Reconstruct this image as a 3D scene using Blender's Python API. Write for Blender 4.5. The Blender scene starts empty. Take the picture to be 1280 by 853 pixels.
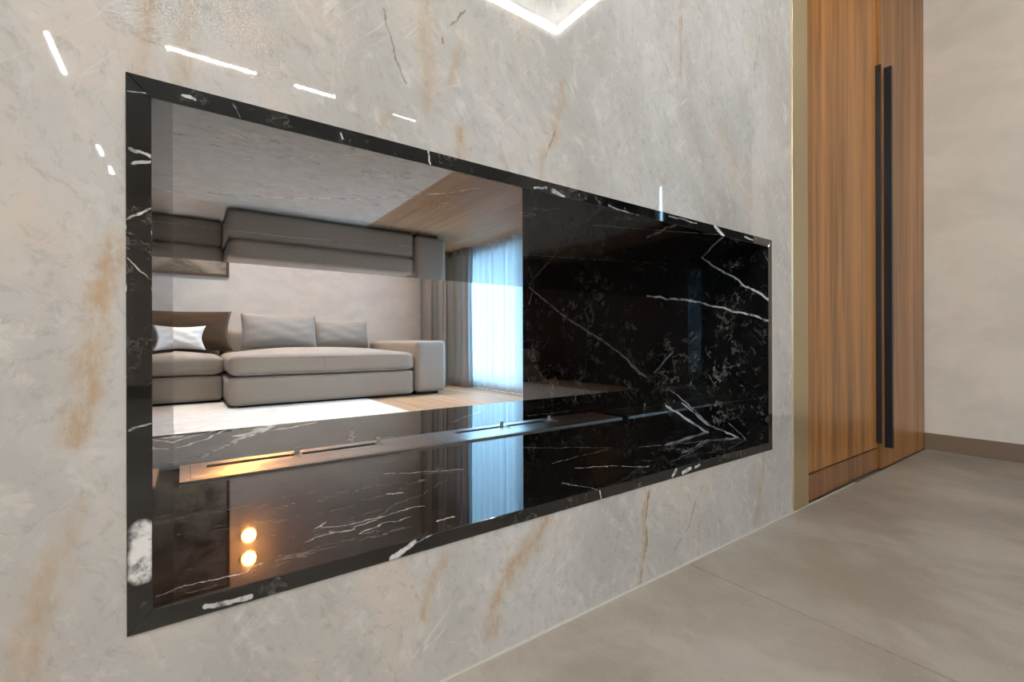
import bpy, bmesh, math, random
from mathutils import Vector, Matrix

# ------------------------------------------------------------------ camera, world, light, exposure
sc = bpy.context.scene
COL = sc.collection
CAM_F, CAM_YAW, CAM_PITCH, CAM_ROLL = 571.88, 0.62124, 0.00033, -0.00279
cam_d = bpy.data.cameras.new('camera'); cam = bpy.data.objects.new('camera', cam_d); COL.objects.link(cam)
cam_d.sensor_fit = 'HORIZONTAL'; cam_d.sensor_width = 36.0; cam_d.lens = CAM_F * 36.0 / 1280.0
cam_d.clip_start = 0.02
_F = Vector((math.sin(CAM_YAW)*math.cos(CAM_PITCH), math.cos(CAM_YAW)*math.cos(CAM_PITCH), math.sin(CAM_PITCH)))
_R = Vector((math.cos(CAM_YAW), -math.sin(CAM_YAW), 0)); _U = _R.cross(_F)
_r2 = _R*math.cos(CAM_ROLL) + _U*math.sin(CAM_ROLL); _u2 = _U*math.cos(CAM_ROLL) - _R*math.sin(CAM_ROLL)
M = Matrix((_r2, _u2, -_F)).transposed().to_4x4()
M.translation = (0.0, -0.74, 0.608)
cam.matrix_world = M
sc.camera = cam

world = bpy.data.worlds.new('sky'); sc.world = world; world.use_nodes = True
bg = world.node_tree.nodes['Background']
bg.inputs['Color'].default_value = (0.47, 0.75, 1.0, 1); bg.inputs['Strength'].default_value = 16.0

def portal(name, loc, rot, sx, sy):
    l = bpy.data.lights.new(name, 'AREA'); l.shape = 'RECTANGLE'; l.size = sx; l.size_y = sy
    l.cycles.is_portal = True
    o = bpy.data.objects.new(name, l); COL.objects.link(o); o.location = loc; o.rotation_euler = rot
    return o
portal('window_portal', (3.30, 3.4, 1.4), (0, math.pi/2, 0), 2.7, 3.0)
portal('window_portal', (-3.15, -3.0, 1.45), (0, -math.pi/2, 0), 1.9, 1.2)

vs = sc.view_settings
sc.display_settings.display_device = 'sRGB'
vs.view_transform = 'Standard'; vs.look = 'None'; vs.gamma = 1.0; vs.use_curve_mapping = False
vs.exposure = 0.0
sc.cycles.max_bounces = 12; sc.cycles.diffuse_bounces = 5; sc.cycles.glossy_bounces = 6
sc.cycles.transparent_max_bounces = 16; sc.cycles.transmission_bounces = 8
sc.cycles.use_denoising = True
sc.cycles.sample_clamp_indirect = 6.0
sc.cycles.caustics_reflective = False; sc.cycles.caustics_refractive = False

# ------------------------------------------------------------------ dimensions (metres)
XL, XR, ZB, ZT, SL, D = -0.0334, 1.5724, 0.2684, 0.9179, 0.0254, 1.3495   # inside of the niche, slab thickness, depth
OXL, OXR, OZB, OZT = XL-SL, XR+SL, ZB-SL, ZT+SL
XB0, XB1 = 1.748, 1.871          # brass strip
XW = 3.372                       # right wall of the front room
YB = 5.8                         # sofa wall
XN = 3.12                        # window wall of the living room
HC, HL = 2.7, 3.0                # ceilings

# vein courses on the stone: (a0, b0, a1, b1, half width, strength) in metres on each face
W_ORANGE= [(-0.068,0.734,-0.083,0.655,0.0183,0.9),(-0.083,0.655,-0.092,0.597,0.0182,0.9),(-0.092,0.597,-0.098,0.535,0.0183,0.9),(-0.098,0.535,-0.103,0.502,0.0184,0.9),(-0.128,0.358,-0.138,0.324,0.0181,0.6),(-0.138,0.324,-0.148,0.273,0.0185,0.6),(-0.148,0.273,-0.149,0.226,0.019,0.6),(-0.105,0.408,-0.112,0.335,0.0137,0.4),(-0.042,1.041,-0.042,0.952,0.0146,0.6),(0.006,1.061,0.005,0.997,0.0134,0.6),(0.005,0.997,0.002,0.941,0.013,0.6),(0.345,1.208,0.345,1.137,0.0156,0.5),(0.345,1.137,0.348,1.012,0.0148,0.5),(0.412,1.154,0.39,1.076,0.012,0.5),(0.413,1.001,0.418,0.944,0.0129,0.9),(0.506,0.973,0.521,0.948,0.0101,0.7),(0.663,1.157,0.645,1.055,0.0155,0.6),(0.645,1.055,0.616,0.994,0.0148,0.6),(0.616,0.994,0.613,0.951,0.0144,0.6),(1.099,1.533,1.099,1.488,0.0112,0.5),(1.099,1.488,1.091,1.318,0.0108,0.5),(0.615,0.233,0.579,0.189,0.0216,0.9),(0.579,0.189,0.528,0.155,0.0214,0.9),(0.528,0.155,0.499,0.112,0.0214,0.9),(0.499,0.112,0.48,0.056,0.0216,0.9),(0.386,0.218,0.347,0.169,0.0145,0.6),(0.347,0.169,0.335,0.128,0.0147,0.6),(0.954,0.224,0.941,0.153,0.0089,0.9),(0.941,0.153,0.947,0.101,0.009,0.9),(0.947,0.101,0.919,0.007,0.0092,0.9),(1.55,0.234,1.513,0.092,0.0123,0.6),(1.513,0.092,1.492,0.012,0.0123,0.6),(1.183,0.123,1.159,0.008,0.0078,0.4),(0.284,0.993,0.275,0.958,0.0076,0.4),(0.655,0.216,0.632,0.145,0.0112,0.3)]
W_THIN= [(0.27,1.175,0.273,1.139,0.0022,0.8),(0.273,1.139,0.289,1.089,0.0021,0.8),(0.289,1.089,0.309,1.046,0.0021,0.8),(0.424,1.221,0.383,1.168,0.0023,0.9),(0.383,1.168,0.379,1.146,0.0023,0.9),(0.954,0.224,0.941,0.153,0.0027,0.9),(0.941,0.153,0.947,0.101,0.0027,0.9),(0.947,0.101,0.919,0.007,0.0028,0.9),(1.16,0.171,1.129,0.098,0.003,0.6),(1.129,0.098,1.077,0.067,0.003,0.6),(1.077,0.067,1.042,0.011,0.003,0.6),(1.527,1.609,1.49,1.476,0.0034,0.6),(0.645,1.055,0.616,0.994,0.0022,0.6),(1.723,0.484,1.657,0.295,0.0039,0.5),(1.099,1.488,1.091,1.318,0.0027,0.5),(0.86,0.196,0.826,0.109,0.0021,0.4),(-0.056,0.994,0.009,0.983,0.0015,0.4)]
V_SIDE= [(0.238,0.916,0.104,0.815,0.0042,0.9),(0.104,0.815,-0.009,0.74,0.004,0.9),(0.485,0.793,0.278,0.758,0.0051,0.9),(0.278,0.758,0.104,0.709,0.0048,0.9),(0.104,0.709,-0.009,0.674,0.0046,0.9),(1.293,0.912,1.025,0.75,0.0069,0.25),(1.025,0.75,0.763,0.621,0.0063,0.25),(0.763,0.621,0.628,0.546,0.006,0.25),(0.628,0.546,0.499,0.454,0.0057,0.25),(0.397,0.348,0.31,0.309,0.0068,0.85),(0.31,0.309,0.217,0.265,0.0066,0.85),(0.32,0.363,0.217,0.3,0.0043,0.75),(0.217,0.3,0.097,0.265,0.0042,0.75),(0.363,0.561,0.45,0.474,0.0054,0.3),(0.378,0.417,0.217,0.306,0.0027,0.5),(0.134,0.315,0.077,0.265,0.0022,0.4),(1.294,0.818,1.228,0.945,0.0045,0.3)]
V_FLOOR= [(1.556,0.088,1.35,0.162,0.0024,0.7),(1.35,0.162,1.185,0.213,0.0022,0.7),(0.426,0.405,0.597,0.316,0.0026,0.9),(0.356,0.251,0.394,0.237,0.0039,0.9),(0.384,0.047,0.418,0.047,0.0036,0.9),(0.163,0.09,0.21,0.099,0.0016,0.8),(-0.032,0.034,0.004,0.046,0.0019,0.8),(0.004,0.046,0.054,0.039,0.0019,0.8),(0.054,0.039,0.094,0.054,0.002,0.8),(0.038,0.89,0.156,1.102,0.0062,0.95),(0.156,1.102,0.224,1.226,0.0068,0.95),(0.224,1.226,0.294,1.382,0.0164,1),(0.294,1.382,0.36,1.38,0.0171,1),(0.163,1.18,0.248,1.247,0.0105,0.9),(0.285,1.219,0.443,1.295,0.0054,0.95),(-0.054,1.15,0.021,1.267,0.0031,0.95),(0.021,1.267,0.109,1.369,0.0033,0.95),(-0.019,1.082,0.071,1.197,0.003,0.9),(0.071,1.197,0.138,1.368,0.0032,0.9),(-0.076,0.918,-0.028,0.872,0.002,0.6),(-0.028,0.872,0.039,0.913,0.002,0.6),(-0.087,1.16,-0.054,1.15,0.004,0.9),(-0.051,1.321,-0.016,1.295,0.0109,1),(0.459,0.848,0.512,1.013,0.0062,0.8),(0.558,0.839,0.593,0.846,0.0075,0.8),(0.882,0.947,1.157,1.142,0.0029,0.8),(0.848,0.446,1.094,0.266,0.0021,0.5),(0.73,0.084,0.77,-0.01,0.002,0.85),(0.852,0.158,1.024,0.052,0.0034,0.8),(0.303,0.141,0.525,0.265,0.0015,0.3),(1.27,0.911,1.612,0.9,0.0031,0.5),(0.827,0.226,1.078,0.251,0.002,0.4),(0.2,0.144,0.253,0.128,0.0034,0.7),(0.253,0.128,0.316,0.131,0.0034,0.7),(0.316,0.131,0.399,0.129,0.0035,0.7),(0.211,0.102,0.252,0.098,0.0033,0.7),(0.252,0.098,0.296,0.121,0.0033,0.7),(0.251,0.073,0.302,0.093,0.0024,0.7),(0.302,0.093,0.355,0.088,0.0025,0.7),(0.186,0.146,0.22,0.167,0.0026,0.7)]
V_EDGE= [(-0.044,0.371,-0.045,0.318,0.0206,1),(0.023,0.254,0.076,0.248,0.0058,0.7),(0.28,0.245,0.322,0.262,0.0076,0.9),(0.775,0.263,0.78,0.242,0.0026,1),(1.05,0.25,1.068,0.264,0.007,0.9),(1.096,0.251,1.13,0.256,0.0085,0.9),(1.152,0.257,1.175,0.26,0.005,0.6),(0.349,0.942,0.352,0.921,0.0028,1),(0.588,0.923,0.618,0.929,0.0044,0.9),(0.635,0.929,0.667,0.919,0.0072,0.8),(1.256,0.939,1.303,0.917,0.0093,1),(1.422,0.933,1.472,0.927,0.0043,0.7),(-0.054,0.849,-0.035,0.844,0.0034,0.7),(-0.057,0.76,-0.033,0.777,0.0024,0.8),(-0.053,0.831,-0.035,0.837,0.0034,0.6),(-0.057,0.92,-0.035,0.921,0.0014,0.5),(0.0,0.932,0.01,0.93,0.0031,0.7),(0.054,0.938,0.064,0.923,0.0014,0.4),(0.199,0.936,0.203,0.927,0.0022,0.7),(-0.057,0.711,-0.035,0.688,0.0013,0.6),(-0.057,0.497,-0.035,0.505,0.0021,0.6),(0.324,0.259,0.355,0.268,0.0023,0.5),(0.807,0.924,0.923,0.915,0.0031,0.4),(1.036,0.937,1.163,0.935,0.0029,0.4)]
V_CEIL= [(-0.053,0.444,0.186,0.34,0.0023,0.8),(0.186,0.34,0.31,0.259,0.0021,0.8),(0.31,0.259,0.433,0.127,0.002,0.8),(-0.067,0.75,0.256,0.745,0.0016,0.9),(0.256,0.745,0.616,0.664,0.0016,0.9),(0.084,0.152,0.237,0.023,0.0011,0.5),(0.237,0.023,0.347,-0.004,0.0011,0.5),(0.89,0.13,1.281,-0.007,0.0017,0.6),(0.949,0.584,1.586,0.389,0.0025,0.5),(0.431,0.135,0.485,0.048,0.0014,0.5)]
# ------------------------------------------------------------------ materials
class NT:
    def __init__(s, name):
        s.m = bpy.data.materials.new(name); s.m.use_nodes = True; s.t = s.m.node_tree
        s.b = s.t.nodes['Principled BSDF']; s.out = s.t.nodes['Material Output']
    def n(s, typ, **kw):
        nd = s.t.nodes.new(typ)
        for k, v in kw.items(): setattr(nd, k, v)
        return nd
    def l(s, a, b): s.t.links.new(a, b)
    def pos(s):
        if not hasattr(s, '_p'): s._p = s.n('ShaderNodeNewGeometry').outputs['Position']
        return s._p
    def _set(s, sock, v):
        if hasattr(v, 'is_linked') or isinstance(v, bpy.types.NodeSocket): s.l(v, sock)
        else: sock.default_value = v
    def math(s, op, a, b=0.0, c=None, clamp=False):
        nd = s.n('ShaderNodeMath', operation=op, use_clamp=clamp)
        s._set(nd.inputs[0], a); s._set(nd.inputs[1], b)
        if c is not None: s._set(nd.inputs[2], c)
        return nd.outputs[0]
    def vm(s, op, a, b=None, scale=None):
        nd = s.n('ShaderNodeVectorMath', operation=op)
        s._set(nd.inputs[0], a)
        if b is not None: s._set(nd.inputs[1], b)
        if scale is not None: s._set(nd.inputs['Scale'], scale)
        return nd.outputs['Value'] if op in ('LENGTH', 'DOT_PRODUCT') else nd.outputs['Vector']
    def noise(s, vec, scale, detail=4, rough=0.55, dist=0.0, color=False):
        nd = s.n('ShaderNodeTexNoise'); s.l(vec, nd.inputs['Vector'])
        nd.inputs['Scale'].default_value = scale; nd.inputs['Detail'].default_value = detail
        nd.inputs['Roughness'].default_value = rough; nd.inputs['Distortion'].default_value = dist
        return nd.outputs['Color'] if color else nd.outputs['Fac']
    def ramp(s, fac, lo, hi, smooth=True):
        nd = s.n('ShaderNodeMapRange', interpolation_type='SMOOTHSTEP' if smooth else 'LINEAR')
        s.l(fac, nd.inputs['Value'])
        nd.inputs['From Min'].default_value = lo; nd.inputs['From Max'].default_value = hi
        return nd.outputs['Result']
    def mix(s, fac, a, b, blend='MIX'):
        nd = s.n('ShaderNodeMix', data_type='RGBA', blend_type=blend)
        s._set(nd.inputs[0], fac)
        for i, v in ((6, a), (7, b)):
            if isinstance(v, tuple) and len(v) == 3: v = v + (1,)
            s._set(nd.inputs[i], v)
        return nd.outputs[2]
    def scl(s, vec, v): return s.vm('MULTIPLY', vec, v)
    def bump(s, h, strength, dist=0.01):
        nd = s.n('ShaderNodeBump'); nd.inputs['Strength'].default_value = strength; nd.inputs['Distance'].default_value = dist
        s.l(h, nd.inputs['Height']); s.l(nd.outputs[0], s.b.inputs['Normal'])
    def base(s, c):
        if isinstance(c, tuple): c = c + (1,) if len(c) == 3 else c
        s._set(s.b.inputs['Base Color'], c)
    def set(s, **kw):
        names = dict(rough='Roughness', metal='Metallic', ior='IOR', coat='Coat Weight', coatr='Coat Roughness', sheen='Sheen Weight', spec='Specular IOR Level')
        for k, v in kw.items(): s._set(s.b.inputs[names[k]], v)

def seg_group():
    g = bpy.data.node_groups.new('vein_segment', 'ShaderNodeTree')
    for n, t in (('P', 'NodeSocketVector'), ('A', 'NodeSocketVector'), ('BA', 'NodeSocketVector'), ('Inv', 'NodeSocketFloat'), ('W', 'NodeSocketFloat'), ('S', 'NodeSocketFloat'), ('Prev', 'NodeSocketFloat'), ('Core', 'NodeSocketFloat')):
        g.interface.new_socket(n, in_out='INPUT', socket_type=t)
    g.interface.new_socket('Mask', in_out='OUTPUT', socket_type='NodeSocketFloat')
    i = g.nodes.new('NodeGroupInput'); o = g.nodes.new('NodeGroupOutput')
    def vm(op): n = g.nodes.new('ShaderNodeVectorMath'); n.operation = op; return n
    def mt(op): n = g.nodes.new('ShaderNodeMath'); n.operation = op; return n
    L = g.links.new
    pa = vm('SUBTRACT'); L(i.outputs['P'], pa.inputs[0]); L(i.outputs['A'], pa.inputs[1])
    dt = vm('DOT_PRODUCT'); L(pa.outputs[0], dt.inputs[0]); L(i.outputs['BA'], dt.inputs[1])
    h = mt('MULTIPLY'); h.use_clamp = True; L(dt.outputs['Value'], h.inputs[0]); L(i.outputs['Inv'], h.inputs[1])
    sc_ = vm('SCALE'); L(i.outputs['BA'], sc_.inputs[0]); L(h.outputs[0], sc_.inputs['Scale'])
    df = vm('SUBTRACT'); L(pa.outputs[0], df.inputs[0]); L(sc_.outputs[0], df.inputs[1])
    ln = vm('LENGTH'); L(df.outputs[0], ln.inputs[0])
    dv = mt('DIVIDE'); L(ln.outputs['Value'], dv.inputs[0]); L(i.outputs['W'], dv.inputs[1])
    mr = g.nodes.new('ShaderNodeMapRange'); mr.interpolation_type = 'SMOOTHSTEP'
    mr.inputs['From Min'].default_value = 1.0; L(i.outputs['Core'], mr.inputs['From Max'])
    L(dv.outputs[0], mr.inputs['Value']); L(i.outputs['S'], mr.inputs['To Max'])
    mx = mt('MAXIMUM'); L(mr.outputs['Result'], mx.inputs[0]); L(i.outputs['Prev'], mx.inputs[1])
    L(mx.outputs[0], o.inputs[0])
    return g
SEG = seg_group()

def veins(nt, segs, axes, wob=0.012, wscale=14.0, widen=1.0, fine=0.004, core=0.5):
    """mask of hand-laid vein courses; axes = the two world axes of the stone face"""
    p = nt.pos()
    w = nt.vm('SUBTRACT', nt.noise(p, wscale, 3, color=True), (0.5, 0.5, 0.5))
    w2 = nt.vm('SUBTRACT', nt.noise(p, wscale*6, 2, color=True), (0.5, 0.5, 0.5))
    q = nt.vm('ADD', p, nt.vm('ADD', nt.vm('SCALE', w, scale=wob), nt.vm('SCALE', w2, scale=fine)))
    flat = [0.0]*3
    for a in axes: flat[a] = 1.0
    q = nt.vm('MULTIPLY', q, tuple(flat))
    prev = None
    for a0, b0, a1, b1, wd, st in segs:
        A = [0.0]*3; B = [0.0]*3
        A[axes[0]], A[axes[1]], B[axes[0]], B[axes[1]] = a0, b0, a1-a0, b1-b0
        g = nt.n('ShaderNodeGroup'); g.node_tree = SEG
        nt.l(q, g.inputs['P']); g.inputs['A'].default_value = A; g.inputs['BA'].default_value = B
        g.inputs['Inv'].default_value = 1.0/max(1e-9, B[0]**2+B[1]**2+B[2]**2)
        g.inputs['W'].default_value = wd*widen; g.inputs['Core'].default_value = core; g.inputs['S'].default_value = st
        if prev is not None: nt.l(prev, g.inputs['Prev'])
        prev = g.outputs[0]
    return prev

def black_marble(name, segs=(), axes=(0, 1), stretch=(1, 1, 1), dense=0.5, wob=0.014, fine=0.004, widen=0.8):
    nt = NT(name); p = nt.pos()
    ps = nt.scl(p, stretch)
    dn = nt.vm('SCALE', nt.vm('SUBTRACT', nt.noise(ps, 6.0, 5, 0.65, color=True), (.5, .5, .5)), scale=0.14)
    pd = nt.vm('ADD', ps, dn)
    pm = nt.ramp(nt.noise(ps, 3.2, 4, 0.6), 0.62-dense*0.24, 0.78-dense*0.16)
    brk = nt.ramp(nt.noise(nt.vm('ADD', ps, (9.1, 3.3, 1.2)), 17.0, 4, 0.6), 0.44, 0.66)
    def ridge(off, s, w):
        v = nt.noise(nt.vm('ADD', pd, off), s, 5, 0.6)
        return nt.ramp(nt.math('ABSOLUTE', nt.math('SUBTRACT', v, 0.5)), w, w*0.15)
    r1 = nt.math('MULTIPLY', nt.math('MULTIPLY', ridge((1.3, 8.2, 4.4), 6.5, 0.010), pm), brk)
    r2 = nt.math('MULTIPLY', nt.math('MULTIPLY', ridge((5.3, 2.9, 7.7), 19.0, 0.022), pm), brk)
    fl = nt.ramp(nt.noise(nt.vm('ADD', pd, (7.3, 2.2, 5.1)), 52.0, 4, 0.7), 0.60, 0.74)
    fl = nt.math('MULTIPLY', fl, nt.ramp(nt.noise(ps, 7.0, 4), 0.46, 0.66))
    smudge = nt.math('MULTIPLY', nt.ramp(nt.noise(nt.vm('ADD', pd, (2.2, 6.1, 3.3)), 12.0, 5, 0.7), 0.52, 0.75), pm)
    base = nt.mix(nt.ramp(nt.noise(ps, 9.0, 5), 0.3, 0.8), (0.003, 0.003, 0.0033), (0.009, 0.0082, 0.0075))
    c = nt.mix(nt.math('MULTIPLY', smudge, 0.5), base, (0.060, 0.052, 0.043))
    c = nt.mix(nt.math('MULTIPLY', r1, 0.8), c, (0.30, 0.275, 0.25))
    c = nt.mix(nt.math('MULTIPLY', r2, 0.65), c, (0.26, 0.24, 0.215))
    c = nt.mix(nt.math('MULTIPLY', fl, 0.5), c, (0.30, 0.285, 0.27))
    if segs:
        v = veins(nt, segs, axes, wob=wob, fine=fine, widen=widen)
        brkv = nt.ramp(nt.noise(p, 34.0, 5, 0.7), 0.34, 0.56)
        v = nt.math('MULTIPLY', v, nt.math('ADD', nt.math('MULTIPLY', brkv, 0.88), 0.12))
        c = nt.mix(v, c, (0.74, 0.73, 0.715))
    nt.base(c); nt.set(rough=0.03, ior=1.64)
    nt.bump(nt.noise(p, 7.0, 2), 0.012, 0.004)
    return nt.m

def wall_marble():
    nt = NT('polished_quartzite'); p = nt.pos()
    d1 = nt.vm('SCALE', nt.vm('SUBTRACT', nt.noise(p, 2.2, 5, 0.6, color=True), (.5, .5, .5)), scale=0.22)
    pd = nt.vm('ADD', p, d1)
    rot = nt.n('ShaderNodeVectorRotate', rotation_type='Y_AXIS'); nt.l(pd, rot.inputs['Vector']); rot.inputs['Angle'].default_value = 0.35
    q = rot.outputs[0]
    c = nt.mix(nt.ramp(nt.noise(nt.scl(q, (1.5, 1, 0.8)), 1.7, 6, 0.6), 0.36, 0.64), (0.425, 0.405, 0.376), (0.545, 0.535, 0.52))
    c = nt.mix(nt.math('MULTIPLY', nt.ramp(nt.noise(nt.scl(q, (1.6, 1, 0.9)), 3.1, 6, 0.62), 0.50, 0.70), 0.6), c, (0.575, 0.475, 0.385))
    c = nt.mix(nt.math('MULTIPLY', nt.ramp(nt.noise(nt.scl(nt.vm('ADD', q, (3.1, 0, 5.2)), (1.8, 1, 0.9)), 5.2, 6, 0.65), 0.48, 0.70), 0.42), c, (0.41, 0.395, 0.37))
    c = nt.mix(nt.math('MULTIPLY', nt.ramp(nt.noise(nt.scl(q, (1.7, 1, 1)), 19.0, 6, 0.72), 0.50, 0.70), 0.5), c, (0.66, 0.64, 0.61))
    c = nt.mix(nt.math('MULTIPLY', nt.ramp(nt.noise(nt.scl(nt.vm('ADD', q, (8.0, 0, 1.1)), (1.6, 1, 1)), 42.0, 5, 0.72), 0.50, 0.70), 0.55), c, (0.34, 0.32, 0.295))
    # pale diagonal hairlines
    rot2 = nt.n('ShaderNodeVectorRotate', rotation_type='Y_AXIS'); nt.l(nt.vm('ADD', p, nt.vm('SCALE', d1, scale=0.25)), rot2.inputs['Vector']); rot2.inputs['Angle'].default_value = 0.75
    hv = nt.noise(nt.scl(rot2.outputs[0], (0.7, 1, 9.0)), 2.4, 2, 0.5)
    hair = nt.ramp(nt.math('ABSOLUTE', nt.math('SUBTRACT', hv, 0.5)), 0.012, 0.001)
    hair = nt.math('MULTIPLY', hair, nt.ramp(nt.noise(p, 5.0, 3), 0.5, 0.65))
    c = nt.mix(nt.math('MULTIPLY', hair, 0.4), c, (0.72, 0.70, 0.66))
    o = veins(nt, W_ORANGE, (0, 2), wob=0.05, wscale=9.0, widen=1.45, fine=0.022, core=0.0)
    om = nt.ramp(nt.noise(nt.scl(p, (2.2, 1, 0.7)), 22.0, 6, 0.75), 0.30, 0.60)
    c = nt.mix(nt.math('MULTIPLY', nt.math('MULTIPLY', o, om), 0.82), c, (0.43, 0.27, 0.125))
    t = veins(nt, W_THIN, (0, 2), wob=0.02, wscale=16.0, widen=1.3, fine=0.008, core=0.2)
    tm = nt.ramp(nt.noise(p, 26.0, 3), 0.36, 0.56)
    c = nt.mix(nt.math('MULTIPLY', nt.math('MULTIPLY', t, tm), 0.8), c, (0.17, 0.125, 0.085))
    nt.base(c); nt.set(rough=0.02, ior=1.85)
    return nt.m

def floor_tile_mat():
    nt = NT('porcelain_tile'); p = nt.pos()
    pd = nt.vm('ADD', p, nt.vm('SCALE', nt.noise(p, 3.0, 3, color=True), scale=0.25))
    c = nt.mix(nt.ramp(nt.noise(nt.scl(pd, (1.5, 1, 1)), 2.2, 6, 0.6), 0.34, 0.68), (0.265, 0.232, 0.195), (0.41, 0.375, 0.33))
    c = nt.mix(nt.math('MULTIPLY', nt.ramp(nt.noise(nt.vm('ADD', pd, (4, 2, 0)), 1.1, 4), 0.45, 0.7), 0.4), c, (0.255, 0.218, 0.18))
    c = nt.mix(nt.math('MULTIPLY', nt.ramp(nt.noise(nt.scl(p, (1.4, 2.6, 1)), 60.0, 4, 0.7), 0.56, 0.76), 0.45), c, (0.50, 0.46, 0.41))
    nt.base(c); nt.set(rough=nt.math('ADD', nt.math('MULTIPLY', nt.noise(p, 14, 3), 0.2), 0.24), ior=1.48)
    return nt.m

def plaster(name, col, var=0.06):
    nt = NT(name); p = nt.pos()
    pd = nt.vm('ADD', p, nt.vm('SCALE', nt.noise(p, 2.0, 3, color=True), scale=0.4))
    a = tuple(v*(1-var) for v in col); b = tuple(min(1, v*(1+var)) for v in col)
    c = nt.mix(nt.ramp(nt.noise(nt.scl(pd, (1, 1, 1.7)), 3.2, 5, 0.55), 0.33, 0.67), a, b)
    nt.base(c); nt.set(rough=0.55, spec=0.3); nt.bump(nt.noise(pd, 9.0, 4), 0.12, 0.01)
    return nt.m

def plain(name, col, rough=0.5, metal=0.0, **kw):
    nt = NT(name); p = nt.pos()
    c = nt.mix(nt.math('MULTIPLY', nt.noise(p, 40.0, 3), 0.16), col, tuple(v*0.7 for v in col))
    nt.base(c); nt.set(rough=rough, metal=metal, **kw)
    return nt.m

def wood(name, lo, hi, along=2, scale=1.0, rough=0.32, coat=0.15):
    nt = NT(name)
    p = nt.pos()
    info = nt.n('ShaderNodeObjectInfo')
    p = nt.vm('ADD', p, nt.vm('SCALE', (1.0, 3.0, 2.0), scale=nt.math('MULTIPLY', info.outputs['Random'], 0.0 if along == 2 else 5.0)))
    st = [1.0, 1.0, 1.0]; st[along] = 0.035
    q = nt.scl(p, tuple(st))
    g = nt.noise(q, 34.0*scale, 5, 0.62, 0.4)
    g2 = nt.noise(q, 9.0*scale, 3, 0.5)
    fine = nt.noise(nt.scl(p, tuple(v if i != along else 0.02 for i, v in enumerate((1, 1, 1)))), 210.0*scale, 3, 0.6)
    f = nt.math('ADD', nt.math('MULTIPLY', g, 0.45), nt.math('MULTIPLY', g2, 0.4))
    f = nt.math('ADD', f, nt.math('MULTIPLY', fine, 0.18))
    c = nt.mix(nt.ramp(f, 0.40, 0.62), lo, hi)
    nt.base(c); nt.set(rough=rough, coat=coat, coatr=0.2, spec=0.35)
    return nt.m

def brushed(name, col, rough=0.3, along=0):
    nt = NT(name); p = nt.pos()
    st = [1.0]*3; st[along] = 0.02
    f = nt.noise(nt.scl(p, tuple(st)), 700.0, 2, 0.5)
    nt.base(nt.mix(f, tuple(v*0.95 for v in col), col)); nt.set(metal=1.0, rough=nt.math('ADD', nt.math('MULTIPLY', f, 0.04), rough-0.02))
    nt.b.inputs['Anisotropic'].default_value = 0.4
    return nt.m

def fabric(name, col, weave=420.0, strength=0.25, blotch=0.10):
    nt = NT(name); p = nt.pos()
    w = nt.noise(nt.scl(p, (1, 1, 2.2)), weave, 2, 0.7)
    c = nt.mix(nt.ramp(w, 0.3, 0.7), tuple(v*0.84 for v in col), tuple(min(1, v*1.1) for v in col))
    c = nt.mix(nt.math('MULTIPLY', nt.noise(p, 7.0, 3), blotch), c, tuple(v*0.6 for v in col))
    nt.base(c); nt.set(rough=0.9, sheen=0.2, spec=0.15)
    nt.bump(nt.math('ADD', nt.noise(p, 26.0, 3), nt.math('MULTIPLY', w, 0.35)), strength, 0.006)
    return nt.m

def rug_mat():
    nt = NT('white_rug'); p = nt.pos()
    f = nt.noise(nt.scl(p, (0.35, 1.0, 1)), 30.0, 6, 0.7)
    c = nt.mix(nt.ramp(f, 0.36, 0.64), (0.72, 0.70, 0.675), (0.91, 0.895, 0.875))
    c = nt.mix(nt.math('MULTIPLY', nt.ramp(nt.noise(p, 4.0, 4), 0.45, 0.7), 0.3), c, (0.66, 0.63, 0.59))
    nt.base(c); nt.set(rough=0.95, sheen=0.2, spec=0.1)
    nt.bump(nt.noise(p, 240.0, 2), 0.5, 0.006)
    return nt.m

def emit(name, col, st):
    nt = NT(name); e = nt.n('ShaderNodeEmission'); e.inputs['Color'].default_value = col + (1,); e.inputs['Strength'].default_value = st
    nt.l(e.outputs[0], nt.out.inputs['Surface'])
    return nt.m

def sheer_mat():
    nt = NT('sheer_voile'); p = nt.pos()
    tr = nt.n('ShaderNodeBsdfTransparent'); tl = nt.n('ShaderNodeBsdfTranslucent'); df = nt.n('ShaderNodeBsdfDiffuse')
    tr.inputs[0].default_value = (0.93, 0.97, 1, 1); tl.inputs[0].default_value = (0.86, 0.93, 1.0, 1); df.inputs[0].default_value = (0.80, 0.86, 0.92, 1)
    a = nt.n('ShaderNodeMixShader'); a.inputs[0].default_value = 0.3; nt.l(tl.outputs[0], a.inputs[1]); nt.l(df.outputs[0], a.inputs[2])
    b = nt.n('ShaderNodeMixShader')
    th = nt.math('ADD', nt.math('MULTIPLY', nt.noise(nt.scl(p, (1, 1, 0.02)), 300.0, 2), 0.2), 0.30)
    nt.l(th, b.inputs[0]); nt.l(tr.outputs[0], b.inputs[1]); nt.l(a.outputs[0], b.inputs[2])
    nt.l(b.outputs[0], nt.out.inputs['Surface'])
    return nt.m

def glass_mat():
    nt = NT('window_glass')
    tr = nt.n('ShaderNodeBsdfTransparent'); gl = nt.n('ShaderNodeBsdfGlossy'); gl.inputs['Roughness'].default_value = 0.0
    tr.inputs[0].default_value = (0.93, 0.97, 0.97, 1)
    fr = nt.n('ShaderNodeFresnel'); fr.inputs[0].default_value = 1.45
    m = nt.n('ShaderNodeMixShader'); nt.l(fr.outputs[0], m.inputs[0]); nt.l(tr.outputs[0], m.inputs[1]); nt.l(gl.outputs[0], m.inputs[2])
    nt.l(m.outputs[0], nt.out.inputs['Surface'])
    return nt.m

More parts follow.
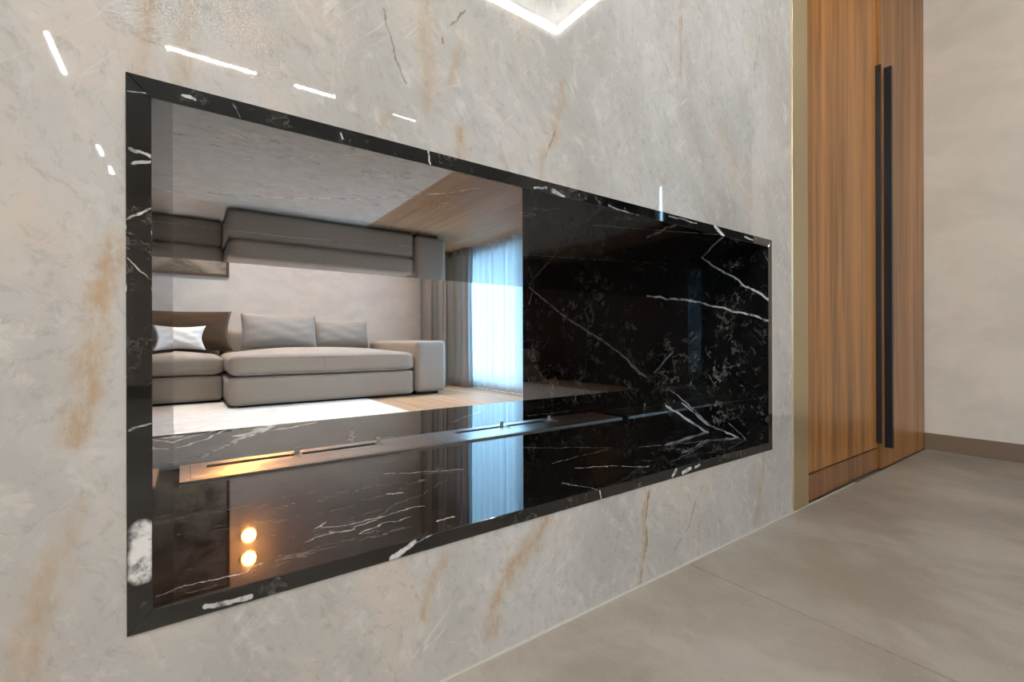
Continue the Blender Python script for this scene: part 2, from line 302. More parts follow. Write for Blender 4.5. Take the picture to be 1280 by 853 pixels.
MT = {}
MT['marble'] = wall_marble()
V_FLOOR = [(a, b, c, d, w*(2.8 if min(b, d) > 0.8 else 1.0), min(1.0, s*(1.2 if min(b, d) > 0.8 else 1.0))) for a, b, c, d, w, s in V_FLOOR]   # the broad white veins at the far edge
MT['bm_floor'] = black_marble('black_marble_hearth', V_FLOOR, (0, 1), (0.5, 1.4, 1), 0.9, 0.05, 0.014, 0.95)
MT['bm_side'] = black_marble('black_marble_side', V_SIDE, (1, 2), (1, 1, 1), 1.0, 0.028, 0.007, 0.85)
MT['bm_top'] = black_marble('black_marble_top', V_CEIL, (0, 1), (0.5, 1.5, 1), 1.2, 0.014, 0.004, 1.4)
MT['bm_edge'] = black_marble('black_marble_edge', V_EDGE, (0, 2), (1, 1, 1), 0.7, 0.012, 0.007, 0.75)
MT['tile'] = floor_tile_mat()
MT['grout'] = plain('grout', (0.17, 0.15, 0.13), 0.9)
MT['seal'] = plain('sealant', (0.50, 0.47, 0.42), 0.6)
MT['plaster'] = plaster('stucco_beige', (0.78, 0.70, 0.61))
MT['plaster2'] = plaster('stucco_living', (0.77, 0.71, 0.65), 0.05)
MT['panel'] = wood('added_dark_panel', (0.035, 0.022, 0.014), (0.07, 0.045, 0.03), 2, 0.8)  # made-up dark finish that keeps reflections in the side slab low
MT['ceil'] = plaster('ceiling_paint', (0.74, 0.73, 0.71), 0.01)
MT['passage_shade'] = plaster('shaded_passage', (0.035, 0.033, 0.031), 0.03)  # near-black colour stands in for the darkness inside the passage
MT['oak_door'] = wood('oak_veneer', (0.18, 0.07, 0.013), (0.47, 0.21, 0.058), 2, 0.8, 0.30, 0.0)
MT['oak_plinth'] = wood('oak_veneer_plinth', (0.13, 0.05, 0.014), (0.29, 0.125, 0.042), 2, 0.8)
MT['plank'] = wood('oak_plank', (0.38, 0.24, 0.145), (0.54, 0.37, 0.24), 1, 0.7, 0.45, 0.0)
MT['brass'] = brushed('satin_brass', (0.88, 0.73, 0.46), 0.34, 2)
MT['steel'] = brushed('brushed_steel', (0.90, 0.88, 0.85), 0.28, 0)
MT['slot'] = plain('burner_slot', (0.012, 0.012, 0.012), 0.6)
MT['blackmetal'] = plain('black_powder_coat', (0.006, 0.006, 0.008), 0.38)
MT['skirt'] = plain('bronze_baseboard', (0.19, 0.135, 0.09), 0.4)
MT['sofa'] = fabric('greige_fabric', (0.345, 0.312, 0.276))
MT['cush'] = fabric('grey_cushion', (0.315, 0.303, 0.288))
MT['brown'] = fabric('brown_pillow', (0.052, 0.032, 0.018), 380.0, 0.35)
MT['white'] = fabric('white_pillow', (0.84, 0.84, 0.83), 380.0, 0.25, 0.05)
MT['rug'] = rug_mat()
MT['drape'] = fabric('grey_drape', (0.30, 0.295, 0.29), 500.0, 0.1)
MT['sheer'] = sheer_mat()
MT['glass'] = glass_mat()
MT['whiteframe'] = plain('white_frame', (0.72, 0.73, 0.74), 0.35)
MT['picframe'] = plain('bronze_frame', (0.10, 0.062, 0.035), 0.4)
MT['dark'] = plain('dark_plinth', (0.012, 0.011, 0.010), 0.7)
MT['led'] = emit('led_white', (1.0, 0.98, 0.96), 260.0)
MT['cove'] = emit('led_cove', (1.0, 0.965, 0.92), 92.0)
MT['fill_living'] = emit('fill_warm', (1.0, 0.94, 0.87), 390.0)  # glow of unseen lamps added to brighten the living room
MT['fill_front'] = emit('fill_soft', (1.0, 0.965, 0.92), 240.0)  # glow of unseen lamps added to brighten the front room
MT['bulb'] = emit('lamp_glow', (1.0, 0.39, 0.085), 230.0)

def art_mat():
    nt = NT('painted_canvas'); p = nt.pos()
    f = nt.noise(nt.scl(p, (1, 1, 1.6)), 2.4, 6, 0.65, 0.6)
    c = nt.mix(nt.ramp(f, 0.35, 0.65), (0.10, 0.075, 0.055), (0.36, 0.31, 0.25))
    nt.base(c); nt.set(rough=0.6); nt.bump(nt.noise(p, 60.0, 4), 0.3, 0.01)
    return nt.m
MT['art'] = art_mat()

# ------------------------------------------------------------------ mesh helpers
def obj(name, bm, mats, parent=None, smooth=False):
    me = bpy.data.meshes.new(name)
    bmesh.ops.recalc_face_normals(bm, faces=bm.faces[:])
    bm.to_mesh(me); bm.free()
    for m in (mats if isinstance(mats, (list, tuple)) else [mats]): me.materials.append(MT[m])
    if smooth:
        for f in me.polygons: f.use_smooth = True
    o = bpy.data.objects.new(name, me); COL.objects.link(o)
    if parent is not None:
        o.parent = parent
        o.matrix_parent_inverse = Matrix.Translation(parent.location).inverted()
    return o
def struct(name, bm, mats, parent=None):
    o = obj(name, bm, mats, parent)
    if parent is None: o['kind'] = 'structure'
    return o
def tag(o, label, cat, group=None):
    o['label'] = label; o['category'] = cat
    if group: o['group'] = group
    return o
def thing(name, loc, label, cat, group=None):
    o = bpy.data.objects.new(name, None); COL.objects.link(o); o.location = loc
    o.empty_display_size = 0.05
    return tag(o, label, cat, group)
def box(bm, x0, x1, y0, y1, z0, z1, bev=0.0, seg=2, mi=0):
    r = bmesh.ops.create_cube(bm, size=1.0)
    vs_ = r['verts']
    for v in vs_:
        v.co = Vector(((x0+x1)/2+v.co.x*(x1-x0), (y0+y1)/2+v.co.y*(y1-y0), (z0+z1)/2+v.co.z*(z1-z0)))
    fs = set(f for v in vs_ for f in v.link_faces)
    for f in fs: f.material_index = mi
    if bev > 0:
        es = list(set(e for v in vs_ for e in v.link_edges))
        bmesh.ops.bevel(bm, geom=es, offset=bev, segments=seg, profile=0.5, affect='EDGES')
    return bm
def B(*a, **k): return box(bmesh.new(), *a, **k)
def boxes(lst, bev=0.0):
    bm = bmesh.new()
    for a in lst: box(bm, *a, bev=bev)
    return bm
def prism(pts_a, pts_b):
    """two matching loops joined into a closed solid"""
    bm = bmesh.new()
    va = [bm.verts.new(p) for p in pts_a]; vb = [bm.verts.new(p) for p in pts_b]
    bm.faces.new(va); bm.faces.new(vb[::-1]); n = len(va)
    for i in range(n): bm.faces.new((va[i], vb[i], vb[(i+1) % n], va[(i+1) % n]))
    return bm
def cushion(x0, x1, y0, y1, z0, z1, r=(0.06, 0.06, 0.06), crown=0.0, sag=0.0, n=(26, 20, 10), wob=0.0, seed=1):
    """soft rounded block: a cube grid whose edges are rounded, top crowned"""
    rnd = random.Random(seed); ph = [rnd.uniform(0, 6.28) for _ in range(6)]
    h = Vector(((x1-x0)/2, (y1-y0)/2, (z1-z0)/2)); c = Vector(((x0+x1)/2, (y0+y1)/2, (z0+z1)/2))
    bm = bmesh.new(); cache = {}
    def lin(k, m, hh, rr):
        # more points near the rounded ends
        t = k/m*2-1
        e = 1-rr/hh
        t2 = abs(t)
        v = (t2/0.6)*e if t2 < 0.6 else e+(t2-0.6)/0.4*(1-e)
        return math.copysign(min(v, 1), t)
    def P(i, j, k):
        key = (i, j, k)
        if key in cache: return cache[key]
        q = [lin(i, n[0], h.x, r[0])*h.x, lin(j, n[1], h.y, r[1])*h.y, lin(k, n[2], h.z, r[2])*h.z]
        inn = [max(-(h[a]-r[a]), min(h[a]-r[a], q[a])) for a in range(3)]
        d = Vector([(q[a]-inn[a])/r[a] for a in range(3)])
        L = d.length; mx = max(abs(d.x), abs(d.y), abs(d.z))
        if L > 1e-9: d = d/L*mx
        s = [inn[a]+d[a]*r[a] for a in range(3)]
        u, v = s[0]/h.x, s[1]/h.y
        if s[2] > 0:
            s[2] += crown*(1-abs(u)**2.2)*(1-abs(v)**2.2)*(s[2]/h.z)
            if wob: s[2] += wob*(math.sin(u*4+ph[0])*math.sin(v*3+ph[1])+0.5*math.sin(u*9+ph[2]+v*5))*(1-u*u)*(1-v*v)
        s[1] -= 0.0
        if wob: s[1] += wob*0.4*math.sin(u*6+ph[3])*math.cos(s[2]/h.z*2)
        cache[key] = bm.verts.new((c.x+s[0], c.y+s[1], c.z+s[2]))
        return cache[key]
    def face(f, a, b):
        for i in range(a):
            for j in range(b):
                try: bm.faces.new((f(i, j), f(i+1, j), f(i+1, j+1), f(i, j+1)))
                except ValueError: pass
    N = n
    for k in (0, N[2]): face(lambda i, j, k=k: P(i, j, k), N[0], N[1])
    for j in (0, N[1]): face(lambda i, k, j=j: P(i, j, k), N[0], N[2])
    for i in (0, N[0]): face(lambda j, k, i=i: P(i, j, k), N[1], N[2])
    return bm
def pillow(w, hgt, t, pinch=0.06, n=26, seed=0, flat_base=0.25, ear=1.0, crease=0.006):
    """stuffed pillow in the XZ plane, thickness along Y, base at z=0"""
    rnd = random.Random(seed); ph = [rnd.uniform(0, 6.28) for _ in range(8)]
    bm = bmesh.new(); vf, vb = {}, {}
    for i in range(n+1):
        for j in range(n+1):
            u, v = i/n*2-1, j/n*2-1
            x = u*(1-pinch*(1-abs(v)**1.6)*abs(u)**2)*w/2
            z = v*(1-pinch*(1-abs(u)**1.6)*abs(v)**2)*hgt/2
            prof = (max(0, 1-abs(u)**2.6)**0.55)*(max(0, 1-abs(v)**2.6)**0.55)
            wr = crease*(math.sin(7*u+ph[0]+3*v)*math.cos(5*v+ph[1])+0.6*math.sin(13*v+ph[2]-4*u)*abs(u))
            low = 1+flat_base*(-v)*0.6
            th = t/2*prof*low
            edge = i in (0, n) or j in (0, n)
            a = bm.verts.new((x, -th+wr*prof, z+hgt/2)); vf[i, j] = a
            vb[i, j] = a if edge else bm.verts.new((x, th*0.9+wr*prof, z+hgt/2))
    for i in range(n):
        for j in range(n):
            bm.faces.new((vf[i, j], vf[i+1, j], vf[i+1, j+1], vf[i, j+1]))
            q = (vb[i, j], vb[i, j+1], vb[i+1, j+1], vb[i+1, j])
            if len(set(q)) >= 3: 
                try: bm.faces.new(q)
                except ValueError: pass
    return bm
def curtain(x, y0, y1, z0, z1, pitch, amp, seed, thick, nz=24, spread=0.0, lean=0.0):
    """hanging cloth in the plane X=x with folds along Y, closed sheet of real thickness"""
    rnd = random.Random(seed)
    ny = int((y1-y0)/pitch*14)
    ph = [rnd.uniform(0, 6.28) for _ in range(6)]
    rows = []
    bm = bmesh.new()
    for s in (0, 1):
        g = []
        for k in range(nz+1):
            t = k/nz; z = z0+(z1-z0)*t
            row = []
            for i in range(ny+1):
                f = i/ny; y = y0+(y1-y0)*f
                a = 2*math.pi*(f*(y1-y0)/pitch)+0.7*math.sin(f*9+ph[0])+0.45*math.sin(f*23+ph[1])
                am = amp*(0.75+0.25*math.sin(f*17+ph[2]))*(0.8+0.2*(1-t))
                xx = x+am*math.sin(a+0.25*math.sin(t*3+ph[3]))+0.25*am*math.sin(2.3*a+ph[4]+t)
                yy = y+0.35*am*math.sin(2*a)+spread*(1-t)*(f-0.5)+lean*(1-t)*(1-f)
                row.append(bm.verts.new((xx+s*thick, yy, z)))
            g.append(row)
        rows.append(g)
    for s in (0, 1):
        g = rows[s]
        for k in range(nz):
            for i in range(ny): bm.faces.new((g[k][i], g[k][i+1], g[k+1][i+1], g[k+1][i]))
    a, b = rows
    for i in range(ny):
        for k in (0, nz): bm.faces.new((a[k][i], a[k][i+1], b[k][i+1], b[k][i]))
    for k in range(nz):
        for i in (0, ny): bm.faces.new((a[k][i], a[k+1][i], b[k+1][i], b[k][i]))
    return bm

# ------------------------------------------------------------------ the setting: front room
struct('wall_front', boxes([(-3.0, OXL, 0, D, 0.0, HL+.1), (OXR, XB0, 0, D, 0.0, HL+.1), (OXL, OXR, 0, D, OZT, HL+.1), (OXL, OXR, 0, D, 0.0, OZB)]), 'marble')
struct('wall_divider', B(XB0+.002, XW+.15, 0.66, D, 0, HL+.1), 'plaster2')
# right wall with a doorway to a passage coloured near-black for its shade
DY0, DY1, DH = -2.9, -0.95, 2.55
struct('wall_right', boxes([(XW, XW+.15, DY1, 0.65, 0, HC+.3), (XW, XW+.15, DY0, DY1, DH, HC+.3), (XW, XW+.15, -7.6, DY0, 0, HC+.3)]), 'plaster')
struct('baseboard_right', boxes([(XW-.014, XW, DY1, -0.0005, 0.0, 0.09), (XW-.014, XW, -7.5, DY0, 0.0, 0.09)], bev=0.002), 'skirt')
SY0, SY1, SZ0, SZ1 = -2.51, -2.41, 0.9, 2.36
struct('wall_passage', boxes([(XW+.15, 4.4, DY1, DY1+.1, 0, 2.7), (XW+.15, 4.4, DY0-.1, DY0, 0, 2.7), (XW+.15, 4.4, DY0, DY1, 2.6, 2.7),
    (4.3, 4.4, SY1, DY1, 0, 2.6), (4.3, 4.4, DY0, SY0, 0, 2.6), (4.3, 4.4, SY0, SY1, 0, SZ0), (4.3, 4.4, SY0, SY1, SZ1, 2.6)]), 'passage_shade')
w = struct('window_3', B(4.33, 4.345, SY0, SY1, SZ0, SZ1), 'glass')
# left wall with an unseen window added to light the room, back wall
struct('wall_left', boxes([(-3.15, -3.0, -2.4, 0, 0, HC+.3), (-3.15, -3.0, -7.6, -3.6, 0, HC+.3), (-3.15, -3.0, -3.6, -2.4, 0, 0.5), (-3.15, -3.0, -3.6, -2.4, 2.4, HC+.3)]), 'plaster')
w = struct('fill_window', boxes([(-3.12, -3.05, -3.6, -2.4, 0.5, 0.56), (-3.12, -3.05, -3.6, -2.4, 2.34, 2.4)] + [(-3.12, -3.05, y-.03, y+.03, 0.56, 2.34) for y in (-3.57, -2.43)]), 'whiteframe')
for ya, yb in ((-3.54, -2.46),): obj('pane', B(-3.09, -3.082, ya, yb, 0.56, 2.34), 'glass', w)
struct('wall_back', B(-3.15, XW+.15, -7.75, -7.6, 0, HC+.3), 'plaster')
# ceiling with a recess above the fireplace wall
CX0, CX1, CY0 = -2.2, 2.11, -1.66
ce = struct('ceiling', boxes([(-3.0, XW, -7.6, CY0, HC, HC+.3), (CX1, XW, CY0, 0.66, HC, HC+.3), (XB0+.001, CX1, 0.0005, 0.66, HC, HC+.3), (-3.0, CX0, CY0, 0, HC, HC+.3), (CX0, CX1, CY0, 0, HC+.11, HC+.3)]), 'ceil')
# floor: large tiles on a screed, thin joints
fl = struct('floor', boxes([(-3.15, XW+.15, -7.75, D, -0.06, -0.010), (XW, 4.4, DY0, DY1, -0.06, 0.0)]), 'grout')
TW, TD, G = 0.934, 1.86, 0.003
tile_me = None
xs = [1.1152 + TW*k for k in range(-5, 3)]
for r_ in range(3):
    for x in xs:
        x0, x1 = max(x, -3.0)+G/2, min(x+TW, XW)-G/2
        if x1-x0 < 0.05: continue
        y1 = -0.007 - r_*TD; y0 = max(y1-TD+G, -7.6)
        if x0 > -2.9 and x1 < XW-.01 and tile_me is not None and r_ < 3:
            o = bpy.data.objects.new('tile', tile_me); COL.objects.link(o); o.parent = fl
            o.location = (x0, y1, 0)
        else:
            bm = B(0, x1-x0, y0-y1, 0, -0.010, 0.0, bev=0.0008, seg=1)
            o = obj('tile', bm, 'tile', fl); o.location = (x0, y1, 0)
            if x0 > -2.9 and x1 < XW-.01: tile_me = o.data
struct('trim_1', B(-3.0, XB1+.45, -0.0068, -0.0002, -0.009, 0.002), 'seal')
struct('trim_2', B(XB0+.0005, XB1, -0.004, 0.03, 0.0, HC-.0005, bev=0.0012), 'brass')

# ------------------------------------------------------------------ the setting: living room
struct('wall_sofa', B(-1.75, XN+.4, YB, YB+.15, 0, HL+.1), 'plaster2')
struct('wall_west', B(-1.75, -1.6, D, YB, 0, HL+.1), 'panel')  # unseen wall, set close and dark to block bright slab reflections
WY0, WY1, WZ0, WZ1 = 1.95, 4.85, 0.06, 2.75
struct('wall_window', boxes([(XN, XN+.25, D, WY0, 0, HL+.1), (XN, XN+.25, WY1, YB, 0, HL+.1), (XN, XN+.25, WY0, WY1, 0, WZ0), (XN, XN+.25, WY0, WY1, WZ1, HL+.1)]), 'plaster2')
struct('ceiling_living', B(-1.75, XN+.25, D, YB, HL, HL+.1), 'ceil')
fw = boxes([(XN+.08, XN+.15, WY0, WY1, WZ0, WZ0+.07), (XN+.08, XN+.15, WY0, WY1, WZ1-.07, WZ1)] + [(XN+.08, XN+.15, y-.045, y+.045, WZ0+.07, WZ1-.07) for y in (WY0+.045, 3.40, WY1-.045)])
w1 = struct('window_1', fw, 'whiteframe')
obj('pane', B(XN+.11, XN+.118, WY0+.09, 3.355, WZ0+.07, WZ1-.07), 'glass', w1)
obj('pane', B(XN+.11, XN+.118, 3.445, WY1-.09, WZ0+.07, WZ1-.07), 'glass', w1)
obj('handle', boxes([(XN+.06, XN+.08, 3.39, 3.41, 1.0, 1.14), (XN+.035, XN+.06, 3.385, 3.41, 1.10, 1.13)], bev=0.004), 'whiteframe', w1)
lf = struct('floor_living', B(-1.75, XN, D, YB, -0.06, -0.012), 'grout')
PWD, PL = 0.19, 1.9
rnd = random.Random(5)
plank_me = None; k = 0
x = XN-.0005
while x > 1.0:
    off = (k*0.73) % PL
    y = D - off
    while y < YB:
        y0, y1 = max(y, D)+.001, min(y+PL, YB)-.001
        if y1-y0 > 0.05:
            full = abs((y1-y0)-(PL-.002)) < 1e-6
            if full and plank_me is not None:
                o = bpy.data.objects.new('plank', plank_me); COL.objects.link(o); o.parent = lf
            else:
                o = obj('plank', B(-PWD+.0015, 0, 0, y1-y0, -0.012, 0.0, bev=0.001, seg=1), 'plank', lf)
                if full: plank_me = o.data
            o.location = (x, y0, 0)
        y += PL
    x -= PWD; k += 1
obj('plank_field', B(-1.75, x-.0005, D, YB, -0.012, 0.0), 'plank', lf)

# ------------------------------------------------------------------ fireplace niche: four mitred slabs
Y0, Y1 = -0.0025, D+0.0025
fp = thing('fireplace', ((OXL+OXR)/2, D/2, OZB), 'see-through fireplace niche lined with polished black marble in the pale stone wall', 'fireplace')
def slab(name, a, b, c, d, mat):
    """a-b inner edge, c-d outer edge in the XZ plane, front and back edges carry the frame face"""
    bm = prism([(p[0], Y0, p[1]) for p in (a, b, c, d)], [(p[0], Y1, p[1]) for p in (a, b, c, d)])
    bm.faces.ensure_lookup_table()
    bm.faces[0].material_index = 1; bm.faces[1].material_index = 1
    es = [e for e in bm.edges if len(set(f.material_index for f in e.link_faces)) == 2]
    bmesh.ops.bevel(bm, geom=es, offset=0.0007, segments=1, affect='EDGES')
    return obj(name, bm, [mat, 'bm_edge'], fp)
g = 0.0002
slab('hearth_slab', (XL, ZB), (XR, ZB), (OXR, OZB), (OXL, OZB), 'bm_floor')
slab('top_slab', (XR, ZT), (XL, ZT), (OXL, OZT), (OXR, OZT), 'bm_top')
slab('side_slab', (XL, ZT), (XL, ZB), (OXL, OZB), (OXL, OZT), 'bm_side')
slab('side_slab', (XR, ZB), (XR, ZT), (OXR, OZT), (OXR, OZB), 'bm_side')

def burner(x0, x1, slots, tabs, label):
    y0, y1, zt = 0.603, 0.788, ZB+0.006
    sy0, sy1 = 0.720, 0.750
    t = thing('ethanol_burner', ((x0+x1)/2, (y0+y1)/2, ZB), label, 'burner', 'ethanol burners set into the hearth')
    # deck with the long slots left open: strips around them
    lst = [(x0, x1, y0, sy0, ZB+.0003, zt), (x0, x1, sy1, y1, ZB+.0003, zt)]
    ends = [x0] + [v for s in slots for v in s] + [x1]
    for i in range(0, len(ends), 2): lst.append((ends[i], ends[i+1], sy0, sy1, ZB+.0003, zt))
    obj('deck', boxes(lst), 'steel', t)
    obj('inner_seam', boxes([(x0+.022, x0+.0228, y0+.012, y1-.012, zt, zt+.0002), (x0+.022, x1-.022, y0+.012, y0+.0135, zt, zt+.0002)]), 'slot', t)
    for a, b in slots: obj('slot', B(a, b, sy0, sy1, ZB+.0002, ZB+.0012), 'slot', t)
    for xt in tabs:
        h = obj('slider', B(xt-.002, xt+.002, 0.690, 0.752, zt, zt+.0022, bev=.0006), 'steel', t)
        obj('slider_tab', B(xt-.0075, xt+.0075, 0.747, 0.7505, zt, zt+.017, bev=.0008), 'steel', h)
    return t
burner(-0.011, 0.7785, [(0.047, 0.262), (0.284, 0.510)], [0.273, 0.5215], 'left steel burner strip with two slots, its end showing near the black frame')
burner(0.7797, 1.552, [(0.802, 1.003), (1.026, 1.243)], [1.0145, 1.2575], 'right steel burner strip running into the dark end of the niche')

# ------------------------------------------------------------------ built-in wardrobe
RX = 2.652       # left edge of the right leaf
RC = 0.012       # the left leaf lies back by this much
wr = thing('built_in_wardrobe', ((XB1+XW)/2, 0.3, 0), 'tall oak veneer wardrobe with black bar handles beside the brass strip', 'wardrobe')
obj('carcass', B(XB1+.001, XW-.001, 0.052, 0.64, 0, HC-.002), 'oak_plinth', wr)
d1 = obj('door', B(XB1+.0015, RX-.003, RC, RC+.026, 0.1045, HC-.01, bev=.0012), 'oak_door', wr)
d2 = obj('door', B(RX, XW-.002, 0.0, 0.05, 0.0015, HC-.01, bev=.0012), 'oak_door', wr)
npl = [XB1+.0015, 2.07, 2.30, RX-.001]
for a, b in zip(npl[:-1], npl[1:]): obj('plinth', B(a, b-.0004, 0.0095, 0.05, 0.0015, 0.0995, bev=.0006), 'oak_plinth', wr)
o = obj('handle', boxes([(RX-.014, RX-.009, -0.010, RC, 0.125, 1.895), (RX-.009, RX-.003, 0.006, RC, 0.125, 1.895)], bev=.0008), 'blackmetal', d1); o['label'] = 'slim black bar handle'
o = obj('handle', boxes([(2.712, 2.734, -0.030, 0.0, 0.097, 1.905)], bev=.0012), 'blackmetal', d2); o['label'] = 'black bar handle'

# ------------------------------------------------------------------ sofa, cushions
s1 = thing('sofa_chaise', (1.4, 4.8, 0), 'long greige chaise sofa with a broad block arm at its right end', 'sofa')
obj('base', cushion(0.315, 2.100, 4.06, 5.42, 0.022, 0.287, (0.08, 0.06, 0.03), n=(20, 20, 10)), 'sofa', s1, True)
sc1 = obj('seat_cushion', cushion(0.322, 2.102, 4.055, 5.45, 0.292, 0.485, (0.10, 0.06, 0.045), crown=0.065, n=(34, 26, 12), wob=0.004), 'sofa', s1, True)
obj('arm', cushion(2.108, 2.485, 4.045, 5.66, 0.035, 0.617, (0.05, 0.05, 0.05), crown=0.004, n=(16, 20, 14)), 'sofa', s1, True)
obj('backrest', cushion(0.335, 2.02, 5.455, 5.70, 0.03, 0.735, (0.06, 0.06, 0.07), crown=0.008, n=(20, 10, 14)), 'sofa', s1, True)
obj('plinth', boxes([(0.40, 2.08, 4.12, 5.6, 0.006, 0.04), (2.13, 2.40, 4.10, 5.6, 0.006, 0.05)]), 'dark', s1)
# piping along the cushion's front edges
bm = bmesh.new()
for z in (0.462, 0.305): box(bm, 0.42, 2.0, 4.0535-.003, 4.0535+.004, z-.003, z+.003, bev=.002)
box(bm, 1.138, 1.144, 4.0505, 4.057, 0.305, 0.462, bev=.002)
obj('piping', bm, 'sofa', sc1)
s2 = thing('sofa_module', (-0.45, 5.1, 0), 'greige sofa seat set back at the left, under the brown pillow', 'sofa')
obj('base', cushion(-1.25, 0.312, 4.64, 5.42, 0.026, 0.278, (0.05, 0.06, 0.05), n=(20, 16, 10)), 'sofa', s2, True)
obj('seat_cushion', cushion(-1.25, 0.318, 4.63, 5.45, 0.284, 0.470, (0.09, 0.055, 0.045), crown=0.06, n=(30, 22, 12), wob=0.004, seed=4), 'sofa', s2, True)
obj('backrest', cushion(-1.25, 0.33, 5.455, 5.70, 0.03, 0.735, (0.06, 0.06, 0.07), crown=0.008, n=(20, 10, 14)), 'sofa', s2, True)
obj('plinth', B(-1.2, 0.29, 4.70, 5.6, 0.006, 0.04), 'dark', s2)
def put(name, bm, mat, loc, rx, rz, label, cat, group=None):
    o = obj(name, bm, mat, None, True); o.location = loc; o.rotation_euler = (rx, 0, rz)
    return tag(o, label, cat, group)
R_ = math.radians
put('throw_pillow', pillow(1.12, 0.465, 0.24, 0.08, seed=3), 'brown', (-0.115, 5.27, 0.505), R_(-14), R_(2), 'large dark brown pillow leaning on the sofa behind the white pillow', 'pillow')
put('throw_pillow', pillow(0.46, 0.27, 0.13, 0.17, seed=8), 'white', (-0.045, 5.00, 0.520), R_(-16), R_(0), 'small white pillow in front of the large brown pillow', 'pillow')
put('back_cushion', pillow(0.80, 0.41, 0.22, 0.03, seed=12), 'cush', (0.915, 5.20, 0.53), R_(-12), R_(-1), 'larger light grey back cushion standing on the chaise', 'cushion', 'grey back cushions on the chaise')
put('back_cushion', pillow(0.72, 0.36, 0.20, 0.03, seed=15), 'cush', (1.64, 5.33, 0.525), R_(-10), R_(3), 'lower grey back cushion nearer the sofa arm', 'cushion', 'grey back cushions on the chaise')

tag(obj('area_rug', B(-0.9, 1.575, 1.62, 4.95, 0.0005, 0.006, bev=.002), 'rug'), 'white woven rug on the oak floor in front of the sofa', 'rug')

# ------------------------------------------------------------------ curtains
tag(obj('drape_curtain', curtain(2.955, 4.385, 5.74, 0.012, 2.86, 0.165, 0.08, 3, 0.004, lean=-0.04), 'drape', None, True), 'grey pleated drape hanging in the corner beside the sofa', 'curtain', 'drapes beside the window')
tag(obj('drape_curtain', curtain(2.965, 1.45, 3.12, 0.012, 2.86, 0.165, 0.075, 21, 0.004), 'drape', None, True), 'added unseen grey drape blocking window reflections at the end nearer the fireplace', 'curtain', 'drapes beside the window')  # unseen, added to stop the window mirroring twice in the niche
tag(obj('sheer_curtain', curtain(3.075, 1.75, 4.44, 0.012, 2.86, 0.16, 0.028, 9, 0.0015), 'sheer', None, True), 'white sheer curtain hanging in front of the bright window', 'curtain')
tag(obj('curtain_rail', boxes([(2.975, 3.0, 1.7, 5.79, 2.86, 2.885), (3.025, 3.05, 1.7, 5.79, 2.86, 2.885)] + [(2.98, 3.045, y, y+.03, 2.885, HL) for y in (1.9, 3.2, 4.5, 5.6)]), 'whiteframe'), 'white double curtain rail under the living room ceiling', 'rail')

# ------------------------------------------------------------------ picture and wall lamps over the sofa
pc = thing('framed_picture', (-0.4, YB-.02, 1.395), 'brownish abstract painting in a bronze frame on the sofa wall', 'picture')
px0, px1, pz0, pz1, ft = -1.35, 0.442, 1.395, 2.9, 0.03
obj('canvas', B(px0+ft*.8, px1-ft*.8, YB-.022, YB-.006, pz0+ft*.8, pz1-ft*.8), 'art', pc)
for a in ((px0, px1, YB-.035, YB-.001, pz0, pz0+ft), (px0, px1, YB-.035, YB-.001, pz1-ft, pz1), (px0, px0+ft, YB-.035, YB-.001, pz0+ft, pz1-ft), (px1-ft, px1, YB-.035, YB-.001, pz0+ft, pz1-ft)):
    obj('frame_bar', B(*a, bev=.002), 'picframe', pc)
def cyl(bm, cx, y0, y1, cz, r0, r1, seg=40):
    a = [bm.verts.new((cx+r0*math.cos(2*math.pi*i/seg), y0, cz+r0*math.sin(2*math.pi*i/seg))) for i in range(seg)]
    b = [bm.verts.new((cx+r1*math.cos(2*math.pi*i/seg), y1, cz+r1*math.sin(2*math.pi*i/seg))) for i in range(seg)]
    bm.faces.new(a); bm.faces.new(b[::-1])
    for i in range(seg): bm.faces.new((a[i], a[(i+1) % seg], b[(i+1) % seg], b[i]))
    return bm
for zc, lab in ((2.332, 'lower round warm wall lamp beside the painting'), (2.62, 'upper round warm wall lamp beside the painting')):
    t = thing('wall_lamp', (0.645, YB-.03, zc), lab, 'lamp', 'round wall lamps on the sofa wall')
    obj('backplate', cyl(bmesh.new(), 0.645, YB-.018, YB-.001, zc, 0.096, 0.096), 'brass', t)
    obj('lens', cyl(bmesh.new(), 0.645, YB-.055, YB-.018, zc, 0.060, 0.074), 'bulb', t)

# ------------------------------------------------------------------ added fill lights on both ceilings, shaped as downlights
def downlight(xx, yy, zz, mat, label, grp, tall):  # builds the added fill lights, out of view and its reflections
    t = thing('fill_downlight', (xx, yy, zz), label, 'light', grp)
    bm = bmesh.new(); n = 40      # tube with a thick rim, open below
    rings = [[bm.verts.new((xx+r*math.cos(2*math.pi*i/n), yy+r*math.sin(2*math.pi*i/n), zz-dz)) for i in range(n)]
             for r, dz in ((0.140, 0.0005), (0.140, tall), (0.130, tall), (0.130, 0.012))]
    for p_, q_ in zip(rings[:-1], rings[1:]):
        for i in range(n): bm.faces.new((p_[i], p_[(i+1) % n], q_[(i+1) % n], q_[i]))
    bm.faces.new(rings[0]); bm.faces.new(rings[-1])
    obj('housing', bm, 'whiteframe', t)
    bm = cyl(bmesh.new(), xx, 0.0125, 0.018, yy, 0.125, 0.12)
    for v in bm.verts: v.co = Vector((v.co.x, v.co.z, zz-v.co.y))
    obj('diffuser', bm, mat, t)
for yy, row in ((2.2, 'nearest the fireplace'), (4.65, 'above the sofa')):
    for xx, side in ((0.25, 'left'), (1.85, 'right')):
        downlight(xx, yy, HL, 'fill_living', 'added round fill light in the living room, %s one of the row %s' % (side, row), 'added living room fill lights', 0.17)
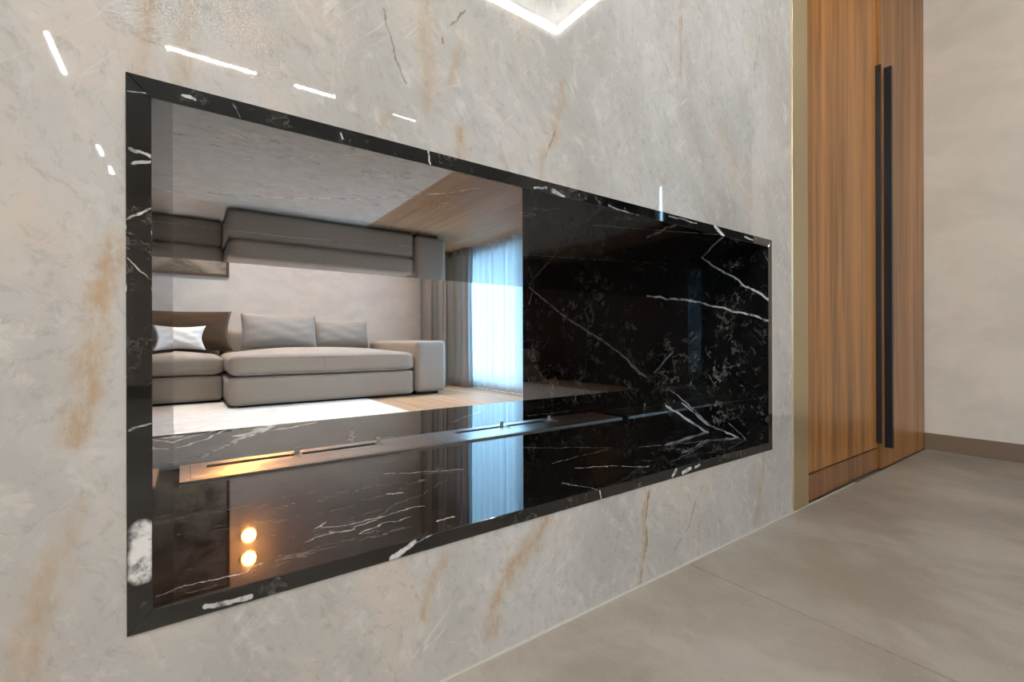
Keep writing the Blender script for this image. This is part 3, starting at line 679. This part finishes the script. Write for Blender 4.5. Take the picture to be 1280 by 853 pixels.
for yy, side in ((-1.6, 'nearest to'), (-3.2, 'second from'), (-4.8, 'third from')):
    downlight(-2.55, yy, HC, 'fill_front', 'added unseen fill light along the left wall, %s the stone wall' % side, 'added fill lights along the left wall', 0.02)

# ------------------------------------------------------------------ ceiling lights of the front room
def linear(x0, x1, y0, y1, label, grp):
    t = thing('linear_light', ((x0+x1)/2, (y0+y1)/2, HC), label, 'light', grp)
    obj('housing', B(x0-.012, x1+.012, y0-.012, y1+.012, HC-.012, HC-.0002), 'blackmetal', t)
    obj('diffuser', B(x0, x1, y0, y1, HC-.016, HC-.012), 'led', t)
ga, gb = 'linear ceiling lights parallel to the fireplace wall', 'linear ceiling lights running away from the fireplace wall'
linear(-0.10, 0.455, -3.302, -3.284, 'longest white linear light on the ceiling, parallel to the fireplace wall', ga)
linear(0.735, 1.04, -3.302, -3.284, 'short white linear light in line with the longest one', ga)
t = thing('linear_light', (1.67, -3.293, HC), 'dotted row of small spots ending the line of linear ceiling lights', 'light', ga)
obj('housing', B(1.55, 1.79, -3.306, -3.280, HC-.012, HC-.0002), 'whiteframe', t)
for k in range(7): obj('spot', B(1.563+k*.033, 1.571+k*.033, -3.296, -3.290, HC-.014, HC-.012), 'led', t)
linear(-0.757, -0.739, -4.14, -3.567, 'nearest white linear light running away from the fireplace wall', gb)
linear(-0.748, -0.730, -6.03, -5.73, 'middle short linear light running away from the fireplace wall', gb)
linear(-0.725, -0.707, -6.70, -6.44, 'far short linear light near the back wall', gb)
for a, b, lab in (((CX0+.02, CX1-.02, CY0+.004, CY0+.009, HC+.035, HC+.085), (CX0+.02, CX1-.02, CY0+.0005, CY0+.004, HC+.03, HC+.09), 'long LED strip in the ceiling recess parallel to the fireplace wall'),
               ((CX1-.009, CX1-.004, CY0+.02, -0.02, HC+.035, HC+.085), (CX1-.004, CX1-.0005, CY0+.02, -0.02, HC+.03, HC+.09), 'short LED strip in the ceiling recess at its right end')):
    t = thing('led_strip', ((a[0]+a[1])/2, (a[2]+a[3])/2, a[4]), lab, 'light', 'LED strips in the ceiling recess')
    obj('channel', B(*b), 'whiteframe', t)
    obj('diffuser', B(*a), 'cove', t)
